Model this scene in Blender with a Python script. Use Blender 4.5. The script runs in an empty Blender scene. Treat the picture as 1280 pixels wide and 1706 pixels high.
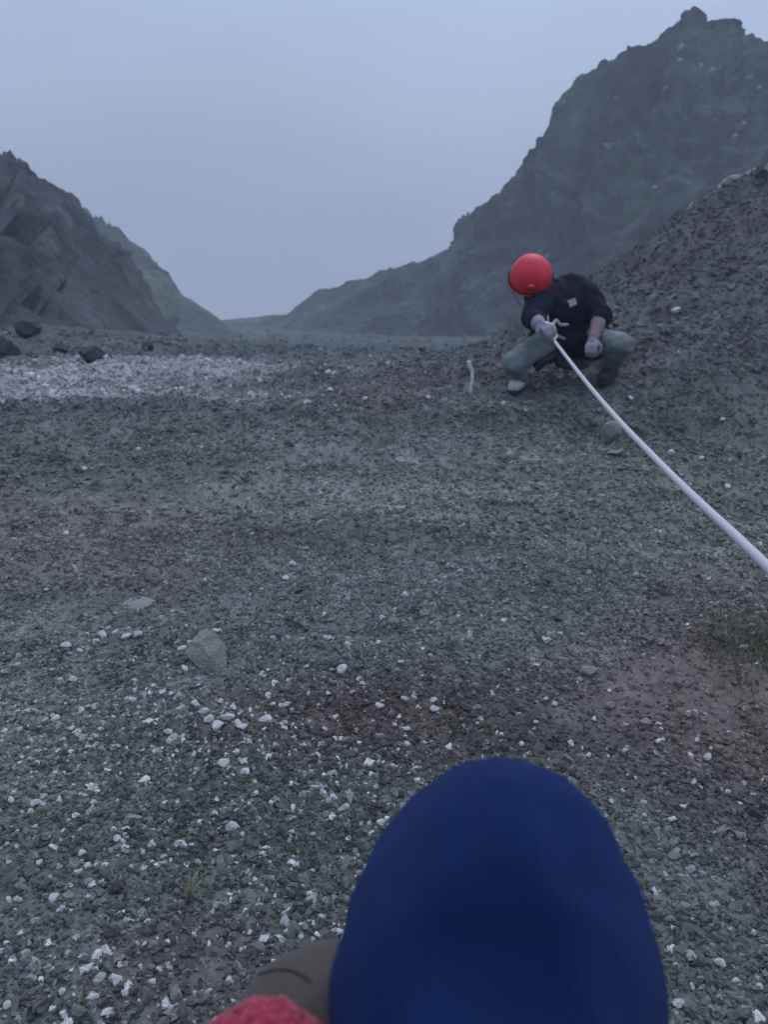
import bpy, bmesh, math, random
import numpy as np
from mathutils import Vector, Matrix
from mathutils.bvhtree import BVHTree
random.seed(7); rng = np.random.default_rng(7)
S = bpy.context.scene
COL = S.collection
R = math.radians

# ------------------------------------------------------------------ camera
FPX = 1339.0; PITCH = R(20)
cam_d = bpy.data.cameras.new('camera'); cam = bpy.data.objects.new('camera', cam_d); COL.objects.link(cam)
cam.location = (0, 0, 0); cam.rotation_euler = (R(90) - PITCH, 0, 0)
cam_d.sensor_fit = 'VERTICAL'; cam_d.sensor_height = 24; cam_d.lens = 24 * FPX / 1706
cam_d.clip_start = 0.02; cam_d.clip_end = 2000
cam_d.dof.use_dof = True; cam_d.dof.focus_distance = 1.25; cam_d.dof.aperture_fstop = 5.6
S.camera = cam

# ------------------------------------------------------------------ world: heavy overcast at dusk
world = bpy.data.worlds.new('World'); S.world = world; world.use_nodes = True
wn = world.node_tree.nodes; wl = world.node_tree.links; wn.clear()
SUN_EL, SUN_AZ = R(50), R(15)
sky = wn.new('ShaderNodeTexSky'); sky.sky_type = 'NISHITA'; sky.sun_disc = False
sky.sun_elevation = SUN_EL; sky.sun_rotation = SUN_AZ; sky.dust_density = 4; sky.air_density = 1.5
tc = wn.new('ShaderNodeTexCoord'); sep = wn.new('ShaderNodeSeparateXYZ'); wl.new(tc.outputs['Generated'], sep.inputs[0])
ramp = wn.new('ShaderNodeValToRGB'); wl.new(sep.outputs['Z'], ramp.inputs[0])
e = ramp.color_ramp.elements
e[0].position = 0.0; e[0].color = (0.33, 0.375, 0.505, 1)
e[1].position = 1.0; e[1].color = (0.56, 0.66, 0.86, 1)
m_ = e.new(0.22); m_.color = (0.385, 0.49, 0.70, 1)
nz = wn.new('ShaderNodeTexNoise'); nz.inputs['Scale'].default_value = 1.7; nz.inputs['Detail'].default_value = 3
mp = wn.new('ShaderNodeMapping'); mp.inputs['Scale'].default_value = (1, 1, 2.2); mp.inputs['Location'].default_value = (0.35, 0.2, 0.1)
wl.new(tc.outputs['Generated'], mp.inputs[0]); wl.new(mp.outputs[0], nz.inputs['Vector'])
mr = wn.new('ShaderNodeMapRange'); mr.inputs[1].default_value = 0.3; mr.inputs[2].default_value = 0.7
mr.inputs[3].default_value = 0.86; mr.inputs[4].default_value = 1.12; wl.new(nz.outputs[0], mr.inputs[0])
vm = wn.new('ShaderNodeVectorMath'); vm.operation = 'SCALE'; wl.new(ramp.outputs[0], vm.inputs[0]); wl.new(mr.outputs[0], vm.inputs['Scale'])
bg1 = wn.new('ShaderNodeBackground'); wl.new(sky.outputs[0], bg1.inputs[0]); bg1.inputs[1].default_value = 0.05
bg2 = wn.new('ShaderNodeBackground'); gx = wn.new('ShaderNodeMath'); gx.operation = 'MULTIPLY_ADD'; wl.new(sep.outputs['X'], gx.inputs[0]); gx.inputs[1].default_value = .16; gx.inputs[2].default_value = 1.0
vm2 = wn.new('ShaderNodeVectorMath'); vm2.operation = 'SCALE'; wl.new(vm.outputs[0], vm2.inputs[0]); wl.new(gx.outputs[0], vm2.inputs['Scale'])
wl.new(vm2.outputs[0], bg2.inputs[0]); bg2.inputs[1].default_value = 1.3
mx = wn.new('ShaderNodeMixShader'); mx.inputs[0].default_value = 0.88
wl.new(bg1.outputs[0], mx.inputs[1]); wl.new(bg2.outputs[0], mx.inputs[2])
wo = wn.new('ShaderNodeOutputWorld'); wl.new(mx.outputs[0], wo.inputs[0])
sd = bpy.data.lights.new('sun', 'SUN'); sun = bpy.data.objects.new('sun', sd); COL.objects.link(sun)
sd.energy = 0.75; sd.angle = R(35); sd.color = (1.0, 0.98, 0.95)
sun.rotation_euler = (R(90) - SUN_EL, 0, math.pi - SUN_AZ)
S.view_settings.view_transform = 'Standard'; S.view_settings.look = 'None'
S.cycles.volume_bounces = 3
S.view_settings.exposure = 0.0; S.view_settings.gamma = 1; S.view_settings.use_curve_mapping = False

# ------------------------------------------------------------------ numpy noise
def _h(ix, iy, iz, s):
    n = (ix.astype(np.int64) * 374761393 + iy.astype(np.int64) * 668265263 + iz.astype(np.int64) * 2147483647 + s * 974634777) & 0xffffffff
    n = ((n ^ (n >> 13)) * 1274126177) & 0xffffffff
    n = ((n ^ (n >> 15)) * 2246822519) & 0xffffffff
    return ((n ^ (n >> 16)) & 0xffff) / 32767.5 - 1.0
def vn(x, y, z=None, s=0):
    x = np.asarray(x, float); y = np.asarray(y, float); z = np.zeros_like(x) if z is None else np.asarray(z, float)
    ix, iy, iz = np.floor(x), np.floor(y), np.floor(z)
    fx, fy, fz = x - ix, y - iy, z - iz
    fx, fy, fz = [f * f * f * (f * (f * 6 - 15) + 10) for f in (fx, fy, fz)]
    def c(a, b, d): return _h(ix + a, iy + b, iz + d, s)
    a = c(0,0,0)*(1-fx)+c(1,0,0)*fx; b = c(0,1,0)*(1-fx)+c(1,1,0)*fx
    d = c(0,0,1)*(1-fx)+c(1,0,1)*fx; g = c(0,1,1)*(1-fx)+c(1,1,1)*fx
    return (a*(1-fy)+b*fy)*(1-fz) + (d*(1-fy)+g*fy)*fz
def fbm(x, y, z=None, o=4, s=0, gain=.5):
    t = 0; a = 1
    for k in range(o):
        t = t + a * vn(x*2**k+17*k, y*2**k+31*k, None if z is None else z*2**k+7*k, s+k); a *= gain
    return t
def ridged(x, y, z=None, o=4, s=0):
    t = 0; a = 1
    for k in range(o):
        t = t + a * (1 - 2*np.abs(vn(x*2**k+17*k, y*2**k+31*k, None if z is None else z*2**k+7*k, s+k))); a *= .5
    return t
def sst(a, b, x):
    t = np.clip((np.asarray(x, float)-a)/(b-a), 0, 1); return t*t*(3-2*t)

# ------------------------------------------------------------------ terrain function
CF, SF = math.cos(PITCH), math.sin(PITCH)
def P(px, py, D):   # a place seen in the photograph at distance D along the view axis
    a, b = (px-640)/FPX, (853-py)/FPX
    return Vector((D*a, D*(CF + b*SF), D*(-SF + b*CF)))
KY = np.array([-60, -8, -3, -.1, .5, 1, 5, 6, 8, 12, 30, 60, 95, 120, 260]); KZ = np.array([14, 1.5, .05, -.72, -.86, -.885, -.97, -1.06, -1.33, -1.91, -4.4, -8.1, -11.7, -16, -38])
CX = np.array([0.9, 1.55, 2.4, 3.3, 4.3, 5.7, 8.3, 14, 40]); CYv = np.array([7., 8, 9, 10, 11, 12, 13, 15, 20]); CZ = np.array([-1.18, -1.0, -.66, -.16, .36, .72, 1.35, 2.2, 5])
def gz(x, y, fine=True):
    x = np.asarray(x, float); y = np.asarray(y, float)
    z = 0
    for o in (-.3, -.1, .1, .3): z = z + np.interp(y + o*np.clip(np.abs(y)*.4+.3, 0, 4), KY, KZ)*.25
    yc = np.interp(x, CX, CYv); zc = np.interp(x, CX, CZ)
    up = sst(4.3, 1, 0) * 0 + sst(3.6, 1.0, 3.6) * 0
    f = np.clip((y-3.2)/(yc-3.2), 0, 1)
    front = f*f*(3-2*f)*.6 + f*.4
    back = 1 - sst(0, 9, y-yc)
    k = np.where(y < yc, front, back) * sst(.7, 1.7, x)
    zcur = np.interp(yc, KY, KZ)
    z = z + k*(zc - zcur)
    z = z + .10*sst(.9, 1.7, x)*sst(3.4, 4.6, y)*(1-sst(5.2, 7, y))
    z = z + .35*sst(1.5, 6, -x)*sst(5, 12, y)*(1-sst(14, 30, y))
    d = np.sqrt(x*x + y*y)
    a = np.clip(d/18, .05, .45)
    z = z + .22*a*fbm(x*.45, y*.45, o=3, s=3) + .05*np.clip(d/5, .15, 1.1)*fbm(x*2.2, y*2.8, o=3, s=9)
    z = z + .16*sst(1.6, 3.5, x)*sst(5.5, 8, y)*(1-sst(14, 20, y))*ridged(x*.9, y*.9, o=4, s=57)*.6
    if fine: z = z + .006*fbm(x*14, y*14, o=3, s=21)*np.clip(d, .8, 6)
    return z
def gz1(x, y): return float(gz(np.array([x]), np.array([y]))[0])
def G(px, py, lift=0.0):   # where the sight line through a photo point meets the slope
    D = np.geomspace(.5, 60, 1400); a, b = (px-640)/FPX, (853-py)/FPX
    x, y, z = D*a, D*(CF+b*SF), D*(-SF+b*CF)
    hit = np.nonzero(z < gz(x, y))[0]
    k = hit[0] if len(hit) else len(D)-1
    return Vector((x[k], y[k], gz1(x[k], y[k]) + lift))
def pxof(x, y, z):
    D = y*CF - z*SF; D = np.where(D < .05, .05, D)
    return 640+FPX*x/D, 853-FPX*(y*SF+z*CF)/D, D

# masks and tones of the ground itself, with some distant haze in its colour (world positions)
def blob(x, y, c, r): 
    return np.exp(-(((x-c[0])/r[0])**2 + ((y-c[1])/r[1])**2))
g_red1 = G(620, 1190); g_red2 = G(1230, 1170); g_red3 = G(300, 1600); g_moss = G(1262, 1075); g_dust = G(170, 870); YH = G(80, 606).y; YL = G(120, 690).y
def pale_mask(x, y):
    n = fbm(x*.7, y*2.6, o=4, s=44)
    u = x + .45*n + .5
    core = 1 - sst(-1.9, .9, u)
    yy = y + .42*n
    lo = YL + .15*sst(-3, -1, x)
    band = sst(lo-.12, lo+.25, yy)*(1-sst(YH-.5, YH+.8, yy))
    return core*band
def gcol(x, y):
    n1 = fbm(x*.9+3, y*.9, o=3, s=61); n2 = fbm(x*.35, y*.5+9, o=3, s=71); n3 = fbm(x*5, y*5, o=3, s=81)
    base = np.stack([.168+0*x, .178+0*x, .168+0*x], -1)*(1+.16*sst(1.5, 2.1, y))[..., None]
    olive = np.array([.182, .200, .168]); brown = np.array([.180, .145, .140]); cool = np.array([.158, .178, .186])
    w = sst(.0, .9, n1)[..., None]; base = base*(1-w*.7) + olive*w*.7
    w = sst(.0, .9, n2)[..., None]; base = base*(1-w*.6) + cool*w*.6
    bnk = (sst(4.0, 8, y)*sst(.8, 2.6, x)*(1-sst(16, 24, y)))[..., None]; far = sst(3.5, 8, y)*sst(-1, 1.5, x)*.5
    w = np.clip(1.0*blob(x, y, g_red1, (.30, .12)) + 1.2*blob(x, y, g_red2, (.36, .24)) + .5*blob(x, y, g_red3, (.12, .07)) + .45*sst(.0, 1.2, -n1) + .35*far + .35*sst(.35,.9,x)*(1-sst(1.5,2.5,y)), 0, 1)[..., None]
    base = base*(1-w) + brown*w
    w = (.6*blob(x, y, g_dust, (.8, .25)) )[..., None]; base = base*(1-w) + np.array([.21, .21, .18])*w
    w = pale_mask(x, y)[..., None]; base = base*(1-w) + np.array([.40, .40, .41])*w
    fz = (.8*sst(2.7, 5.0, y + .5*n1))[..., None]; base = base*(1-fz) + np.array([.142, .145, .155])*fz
    fz = sst(4.8, 14, y)[..., None]; base = base*(1-fz) + np.array([.130, .150, .160])*fz  # far ground nears the crag tone, lightened as haze put into the colour
    w = pale_mask(x, y)[..., None]; base = base*(1-w) + np.array([.42, .42, .43])*w
    base = base*(1-bnk) + np.array([.118, .118, .130])*bnk
    n4 = fbm(x*.8+5, y*2.6, o=4, s=88)
    return base*(1+.12*n3[..., None]+.20*n4[..., None])

# ------------------------------------------------------------------ helpers
def tag(o, label=None, cat=None, group=None, kind=None):
    if label: o['label'] = label
    if cat: o['category'] = cat
    if group: o['group'] = group
    if kind: o['kind'] = kind
    return o
def link(name, me, mat=None, parent=None):
    o = bpy.data.objects.new(name, me); COL.objects.link(o)
    if mat and me is not None and not me.materials: me.materials.append(mat)
    if parent: o.parent = parent
    return o
def np_mesh(name, V, F, smooth=True, col=None):
    me = bpy.data.meshes.new(name)
    me.vertices.add(len(V)); me.vertices.foreach_set('co', np.asarray(V, np.float32).ravel())
    n = len(F); k = F.shape[1]
    me.loops.add(n*k); me.loops.foreach_set('vertex_index', F.ravel().astype(np.int32))
    me.polygons.add(n); me.polygons.foreach_set('loop_start', np.arange(0, n*k, k, dtype=np.int32))
    me.polygons.foreach_set('use_smooth', np.full(n, smooth))
    if col is not None:
        a = me.color_attributes.new('tint', 'FLOAT_COLOR', 'POINT')
        a.data.foreach_set('color', np.concatenate([col, np.ones((len(col), 1))], 1).astype(np.float32).ravel())
    me.update(); me.validate(); return me
def grid_faces(nr, nc):
    i = np.arange(nr-1)[:, None]*nc + np.arange(nc-1)[None, :]
    return np.stack([i, i+1, i+nc+1, i+nc], -1).reshape(-1, 4)

def mat_new(name):
    m = bpy.data.materials.new(name); m.use_nodes = True
    return m, m.node_tree.nodes, m.node_tree.links, m.node_tree.nodes['Principled BSDF']
def mat_simple(name, col, rough=.8, nscale=40, namt=.25, bump=.3, bdist=.002, detail=4, spec=.3, metal=0, sheen=0):
    m, N, L, b = mat_new(name)
    t = N.new('ShaderNodeTexCoord'); n = N.new('ShaderNodeTexNoise'); n.inputs['Scale'].default_value = nscale; n.inputs['Detail'].default_value = detail
    L.new(t.outputs['Object'], n.inputs['Vector'])
    r = N.new('ShaderNodeMapRange'); r.inputs[1].default_value = .25; r.inputs[2].default_value = .75
    r.inputs[3].default_value = 1-namt; r.inputs[4].default_value = 1+namt; L.new(n.outputs[0], r.inputs[0])
    v = N.new('ShaderNodeVectorMath'); v.operation = 'SCALE'; v.inputs[0].default_value = col; L.new(r.outputs[0], v.inputs['Scale'])
    L.new(v.outputs[0], b.inputs['Base Color'])
    b.inputs['Roughness'].default_value = rough; b.inputs['Specular IOR Level'].default_value = spec; b.inputs['Metallic'].default_value = metal
    if sheen: b.inputs['Sheen Weight'].default_value = sheen; b.inputs['Sheen Roughness'].default_value = .4
    bp = N.new('ShaderNodeBump'); bp.inputs['Strength'].default_value = bump; bp.inputs['Distance'].default_value = bdist
    L.new(n.outputs[0], bp.inputs['Height']); L.new(bp.outputs[0], b.inputs['Normal'])
    return m

# ground: tinted by a stored colour, fine grit from voronoi / noise
def mat_ground():
    m, N, L, b = mat_new('scree_grit')
    at = N.new('ShaderNodeAttribute'); at.attribute_name = 'tint'
    g = N.new('ShaderNodeNewGeometry')
    v = N.new('ShaderNodeTexVoronoi'); v.inputs['Scale'].default_value = 130; L.new(g.outputs['Position'], v.inputs['Vector'])
    v2 = N.new('ShaderNodeTexVoronoi'); v2.inputs['Scale'].default_value = 14; L.new(g.outputs['Position'], v2.inputs['Vector'])
    n = N.new('ShaderNodeTexNoise'); n.inputs['Scale'].default_value = 9; n.inputs['Detail'].default_value = 8; L.new(g.outputs['Position'], n.inputs['Vector'])
    s1 = N.new('ShaderNodeSeparateColor'); L.new(v.outputs['Color'], s1.inputs[0])
    s2 = N.new('ShaderNodeSeparateColor'); L.new(v2.outputs['Color'], s2.inputs[0])
    a1 = N.new('ShaderNodeMath'); a1.operation = 'MULTIPLY_ADD'; L.new(s1.outputs[0], a1.inputs[0]); a1.inputs[1].default_value = .45; a1.inputs[2].default_value = .45
    a2 = N.new('ShaderNodeMath'); a2.operation = 'MULTIPLY_ADD'; L.new(s2.outputs[0], a2.inputs[0]); a2.inputs[1].default_value = .35; L.new(a1.outputs[0], a2.inputs[2])
    a3 = N.new('ShaderNodeMath'); a3.operation = 'MULTIPLY_ADD'; L.new(n.outputs[0], a3.inputs[0]); a3.inputs[1].default_value = .5; L.new(a2.outputs[0], a3.inputs[2])
    a4 = N.new('ShaderNodeMath'); a4.operation = 'SUBTRACT'; L.new(a3.outputs[0], a4.inputs[0]); a4.inputs[1].default_value = .2
    sc = N.new('ShaderNodeVectorMath'); sc.operation = 'SCALE'; L.new(at.outputs['Color'], sc.inputs[0]); L.new(a4.outputs[0], sc.inputs['Scale'])
    L.new(sc.outputs[0], b.inputs['Base Color']); b.inputs['Roughness'].default_value = .95; b.inputs['Specular IOR Level'].default_value = .15
    bp = N.new('ShaderNodeBump'); bp.inputs['Strength'].default_value = .8; bp.inputs['Distance'].default_value = .02
    L.new(a4.outputs[0], bp.inputs['Height']); L.new(bp.outputs[0], b.inputs['Normal'])
    return m
M_ground = mat_ground()
def mat_cliff(name, c1, c2, c3, sc=1.0):
    m, N, L, b = mat_new(name)
    g = N.new('ShaderNodeNewGeometry')
    n = N.new('ShaderNodeTexNoise'); n.inputs['Scale'].default_value = .22*sc; n.inputs['Detail'].default_value = 9; n.inputs['Roughness'].default_value = .6
    mp = N.new('ShaderNodeMapping'); mp.inputs['Scale'].default_value = (1, .7, .8); L.new(g.outputs['Position'], mp.inputs[0]); L.new(mp.outputs[0], n.inputs['Vector'])
    r = N.new('ShaderNodeValToRGB'); e = r.color_ramp.elements; e[0].position = .36; e[0].color = (*c1, 1); e[1].position = .68; e[1].color = (*c3, 1)
    q = e.new(.52); q.color = (*c2, 1); L.new(n.outputs[0], r.inputs[0])
    v = N.new('ShaderNodeTexVoronoi'); v.inputs['Scale'].default_value = 2.2*sc; L.new(g.outputs['Position'], v.inputs['Vector'])
    s = N.new('ShaderNodeSeparateColor'); L.new(v.outputs['Color'], s.inputs[0])
    a = N.new('ShaderNodeMath'); a.operation = 'MULTIPLY_ADD'; L.new(s.outputs[0], a.inputs[0]); a.inputs[1].default_value = .4; a.inputs[2].default_value = .8
    sc_ = N.new('ShaderNodeVectorMath'); sc_.operation = 'SCALE'; L.new(r.outputs[0], sc_.inputs[0]); L.new(a.outputs[0], sc_.inputs['Scale'])
    L.new(sc_.outputs[0], b.inputs['Base Color']); b.inputs['Roughness'].default_value = .95; b.inputs['Specular IOR Level'].default_value = .15
    n2 = N.new('ShaderNodeTexNoise'); n2.inputs['Scale'].default_value = 1.1*sc; n2.inputs['Detail'].default_value = 8; n2.inputs['Roughness'].default_value = .65; L.new(g.outputs['Position'], n2.inputs['Vector'])
    bp = N.new('ShaderNodeBump'); bp.inputs['Strength'].default_value = .9; bp.inputs['Distance'].default_value = .7/sc; L.new(n2.outputs[0], bp.inputs['Height']); L.new(bp.outputs[0], b.inputs['Normal'])
    return m
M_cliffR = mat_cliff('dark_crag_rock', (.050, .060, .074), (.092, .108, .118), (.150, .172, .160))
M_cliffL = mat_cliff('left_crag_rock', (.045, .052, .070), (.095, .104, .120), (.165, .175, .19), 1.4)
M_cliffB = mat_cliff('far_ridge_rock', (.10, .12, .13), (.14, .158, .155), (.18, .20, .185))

def mat_gravel():
    m, N, L, b = mat_new('gravel_stone')
    at = N.new('ShaderNodeAttribute'); at.attribute_name = 'tint'; at.attribute_type = 'INSTANCER'
    g = N.new('ShaderNodeNewGeometry')
    n = N.new('ShaderNodeTexNoise'); n.inputs['Scale'].default_value = 150; n.inputs['Detail'].default_value = 3; L.new(g.outputs['Position'], n.inputs['Vector'])
    a = N.new('ShaderNodeMath'); a.operation = 'MULTIPLY_ADD'; L.new(n.outputs[0], a.inputs[0]); a.inputs[1].default_value = .7; a.inputs[2].default_value = .65
    s = N.new('ShaderNodeVectorMath'); s.operation = 'SCALE'; L.new(at.outputs['Color'], s.inputs[0]); L.new(a.outputs[0], s.inputs['Scale'])
    L.new(s.outputs[0], b.inputs['Base Color']); b.inputs['Roughness'].default_value = .9; b.inputs['Specular IOR Level'].default_value = .25
    return m
M_gravel = mat_gravel()
M_white = mat_simple('white_pebble', (.70, .71, .71), .9, 90, .3, .6, .004)
M_greystone = mat_simple('grey_stone', (.27, .28, .27), .9, 30, .3, .6, .004)
M_tan = mat_simple('tan_stone', (.35, .345, .295), .9, 22, .35, .9, .006)
M_darkrock = mat_simple('dark_boulder', (.07, .072, .082), .95, 5, .35, .8, .03, 8)
M_palerock = mat_simple('pale_slab', (.30, .30, .31), .9, 6, .3, .8, .02, 8)

# ------------------------------------------------------------------ the slope (one sheet)
def sinhs(n, k, lo, hi, c):
    a, b = math.asinh((lo-c)/k), math.asinh((hi-c)/k); return c + k*np.sinh(np.linspace(a, b, n))
xs = sinhs(470, 1.1, -190, 190, 0.0); ys = sinhs(620, 1.3, -50, 250, 1.4)
X, Y = np.meshgrid(xs, ys); Z = gz(X, Y)
V = np.stack([X, Y, Z], -1).reshape(-1, 3)
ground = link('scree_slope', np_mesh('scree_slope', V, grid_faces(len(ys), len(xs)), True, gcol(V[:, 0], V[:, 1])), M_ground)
tag(ground, 'steep dark grey volcanic scree slope covering the foreground and falling to the valley', kind='structure')

# ------------------------------------------------------------------ ridges
def ridge(name, label, crest, base, mat, nc=420, nr=170, amp=1.0, freq=.25, seed=1, jag=.35, curve=1.25, back=14, strata=0.0):
    c = np.array([tuple(P(*q)) for q in crest]); b_ = np.array([tuple(P(*q)) for q in base])
    def res(a, n):
        t = np.concatenate([[0], np.cumsum(np.linalg.norm(np.diff(a, axis=0), axis=1))]); t /= t[-1]
        u = np.linspace(0, 1, n); return np.stack([np.interp(u, t, a[:, k]) for k in range(3)], -1), t
    C, _ = res(c, nc); B, _ = res(b_, nc)
    s = np.concatenate([np.linspace(-.25, 0, 10)[:-1], np.linspace(0, 1, nr-40), np.linspace(1, 2, 32)[1:]])
    Vv = np.zeros((len(s), nc, 3))
    for i, t in enumerate(s):
        if t <= 1:
            h = B + (C-B)*t; tt = max(t, 0)**curve if t > 0 else t*1.6
            h[:, 2] = B[:, 2] + (C[:, 2]-B[:, 2])*tt
        else:
            q = t-1; h = C.copy(); h[:, 1] += back*q; h[:, 0] += 0; h[:, 2] -= (C[:, 2]-B[:, 2]+4)*q**1.4
        Vv[i] = h
    x, y, z = Vv[..., 0], Vv[..., 1], Vv[..., 2]
    hgt = np.clip((C[:, 2]-B[:, 2]), .5, 30)[None, :]
    k = (np.clip(s, 0, 1)**.5)[:, None] * np.clip(hgt/6, .15, 1.2)
    edge = 1 - .85*np.exp(-((s-1)/.14)**2)[:, None]
    d1 = ridged(x*freq, y*freq, z*freq*.7, o=5, s=seed)*amp*k*edge; d1 = d1 - .95*amp*k*edge
    d2 = fbm(x*freq*4, y*freq*4, z*freq*4, o=4, s=seed+9)*amp*.28*k
    d3 = np.abs(fbm(x*freq*12, y*freq*12, z*freq*12, o=3, s=seed+19))*amp*.10*k
    n = np.cross(np.gradient(Vv, axis=1), np.gradient(Vv, axis=0)); n /= np.linalg.norm(n, axis=-1, keepdims=True)+1e-9
    n[n[..., 1].__gt__(0) & (np.broadcast_to(s[:, None], x.shape) <= 1)] *= -1
    Vv = Vv + n*(d1+d2+d3)[..., None]
    ja = jag*(fbm(x*freq*9, y*freq*9, o=4, s=seed+33, gain=.7))*np.exp(-((s-1)/.07)**2)[:, None]*np.clip(hgt/5, .3, 1)
    Vv[..., 2] += ja
    if strata: Vv[..., 1] += strata*np.sin(Vv[..., 2]*2.3+fbm(x*.2, z*.5, o=2, s=5)*2)*k
    o = link(name, np_mesh(name, Vv.reshape(-1, 3), grid_faces(len(s), nc), True), mat)
    tag(o, label, kind='structure'); return o
cr = ridge('crag', 'high dark rocky crag rising to a knobbly peak on the right under the sky',
    [(330,552,98),(370,534,95),(440,527,92),(478,524,90),(505,502,86),(535,484,84),(560,479,82),(600,467,80),(640,454,78),(700,437,72),(752,417,68),(775,375,64),(792,350,62),(835,318,60),(880,272,57),(893,245,56),(915,222,55),(920,195,55),(958,150,54),(962,130,54),(1000,108,53),(1045,88,52),(1075,72,52),(1108,56,51),(1118,46,51),(1140,40,50),(1146,30,50),(1165,25,50),(1178,40,50),(1222,38,49),(1236,42,49),(1244,58,48),(1280,74,47),(1400,90,44),(1600,60,40),(2000,-100,36),(2600,-200,32)],
    [(330,604,70),(500,604,62),(700,604,54),(900,600,44),(1100,600,36),(1300,600,30),(1600,600,26),(2000,560,22),(2600,500,18)],
    M_cliffR, nc=620, nr=230, amp=1.5, freq=.14, seed=5, jag=.11, curve=1.35, strata=.0)
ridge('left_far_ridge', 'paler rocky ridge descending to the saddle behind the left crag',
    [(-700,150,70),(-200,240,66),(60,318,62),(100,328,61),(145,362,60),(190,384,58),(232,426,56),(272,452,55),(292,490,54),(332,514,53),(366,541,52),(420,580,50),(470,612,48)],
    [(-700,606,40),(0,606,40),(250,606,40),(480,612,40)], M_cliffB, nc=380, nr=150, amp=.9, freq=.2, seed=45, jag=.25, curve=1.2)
ridge('left_crag', 'dark crag in front at the left edge dropping steeply to the scree',
    [(-900,-100,20),(-400,60,25),(-150,180,27),(-20,252,28),(35,266,28),(55,296,28),(105,318,29),(132,358,29),(140,420,28),(152,480,26),(172,540,24),(205,598,22)],
    [(-900,640,10),(-300,625,13),(-60,615,16),(70,612,17),(215,608,19)], M_cliffL, nc=380, nr=170, amp=.75, freq=.32, seed=77, jag=.16, curve=1.1)

# ------------------------------------------------------------------ haze
bm = bmesh.new(); bmesh.ops.create_cube(bm, size=1); me = bpy.data.meshes.new('haze'); bm.to_mesh(me); bm.free()
hz = link('haze', me); hz.scale = (420, 340, 64); hz.location = (0, 104, -14)
hz.scale = (420, 340, 78)
tag(hz, 'thin bluish mist over the gully', kind='stuff')
m = bpy.data.materials.new('mist'); m.use_nodes = True; N = m.node_tree.nodes; N.clear()
pv = N.new('ShaderNodeVolumePrincipled'); pv.inputs['Density'].default_value = .0037; pv.inputs['Color'].default_value = (.82, .89, .98, 1)
ou = N.new('ShaderNodeOutputMaterial'); m.node_tree.links.new(pv.outputs[0], ou.inputs['Volume']); me.materials.append(m)

# ------------------------------------------------------------------ gravel (stuff): points + nodes that set a stone on each
def stone_nodes():
    t = bpy.data.node_groups.new('gravel_nodes', 'GeometryNodeTree')
    t.interface.new_socket('Geometry', in_out='INPUT', socket_type='NodeSocketGeometry'); t.interface.new_socket('Geometry', in_out='OUTPUT', socket_type='NodeSocketGeometry')
    n = t.nodes; l = t.links; gi = n.new('NodeGroupInput'); go = n.new('NodeGroupOutput'); j = n.new('GeometryNodeJoinGeometry')
    for k in range(6):
        ic = n.new('GeometryNodeMeshIcoSphere'); ic.inputs['Radius'].default_value = .5; ic.inputs['Subdivisions'].default_value = 2
        sp = n.new('GeometryNodeSetPosition'); ns = n.new('ShaderNodeTexNoise'); ns.noise_dimensions = '4D'
        ns.inputs['Scale'].default_value = 2.1; ns.inputs['W'].default_value = k*3.7; ns.inputs['Detail'].default_value = 1
        v = n.new('ShaderNodeVectorMath'); v.operation = 'SUBTRACT'; v.inputs[1].default_value = (.5, .5, .5); l.new(ns.outputs['Color'], v.inputs[0])
        v2 = n.new('ShaderNodeVectorMath'); v2.operation = 'SCALE'; v2.inputs['Scale'].default_value = 1.5; l.new(v.outputs[0], v2.inputs[0])
        l.new(ic.outputs[0], sp.inputs[0]); l.new(v2.outputs[0], sp.inputs['Offset'])
        sh = n.new('GeometryNodeSetShadeSmooth'); sh.inputs['Shade Smooth'].default_value = False; l.new(sp.outputs[0], sh.inputs[0])
        sm = n.new('GeometryNodeSetMaterial'); sm.inputs['Material'].default_value = M_gravel; l.new(sh.outputs[0], sm.inputs[0])
        ti = n.new('GeometryNodeGeometryToInstance'); l.new(sm.outputs[0], ti.inputs[0]); l.new(ti.outputs[0], j.inputs[0])
    def att(name, ty):
        a = n.new('GeometryNodeInputNamedAttribute'); a.data_type = ty; a.inputs['Name'].default_value = name; return a.outputs['Attribute']
    ip = n.new('GeometryNodeInstanceOnPoints'); ip.inputs['Pick Instance'].default_value = True
    l.new(gi.outputs[0], ip.inputs['Points']); l.new(j.outputs[0], ip.inputs['Instance'])
    l.new(att('pick', 'INT'), ip.inputs['Instance Index']); l.new(att('size', 'FLOAT_VECTOR'), ip.inputs['Scale'])
    er = n.new('FunctionNodeEulerToRotation'); l.new(att('turn', 'FLOAT_VECTOR'), er.inputs[0]); l.new(er.outputs[0], ip.inputs['Rotation'])
    l.new(ip.outputs[0], go.inputs[0]); return t
GN = stone_nodes()
def scatter(name, label, x, y, size, col, sink=.2):
    z = gz(x, y); n = len(x)
    sz = size[:, None]*rng.uniform(.65, 1.3, (n, 3))*np.array([1.1, 1, .75])
    me = bpy.data.meshes.new(name); me.vertices.add(n)
    me.vertices.foreach_set('co', np.stack([x, y, z + size*(.3-sink)], -1).astype(np.float32).ravel())
    def add(nm, ty, arr, key):
        a = me.attributes.new(nm, ty, 'POINT'); a.data.foreach_set(key, arr.ravel())
    add('size', 'FLOAT_VECTOR', sz.astype(np.float32), 'vector')
    add('turn', 'FLOAT_VECTOR', (rng.uniform(-1, 1, (n, 3))*np.array([.7, .7, 3.14])).astype(np.float32), 'vector')
    add('pick', 'INT', rng.integers(0, 6, n).astype(np.int32), 'value')
    add('tint', 'FLOAT_COLOR', np.concatenate([col, np.ones((n, 1))], 1).astype(np.float32), 'color')
    o = link(name, me, M_gravel); md = o.modifiers.new('stones', 'NODES'); md.node_group = GN
    tag(o, label, kind='stuff'); return o
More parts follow.
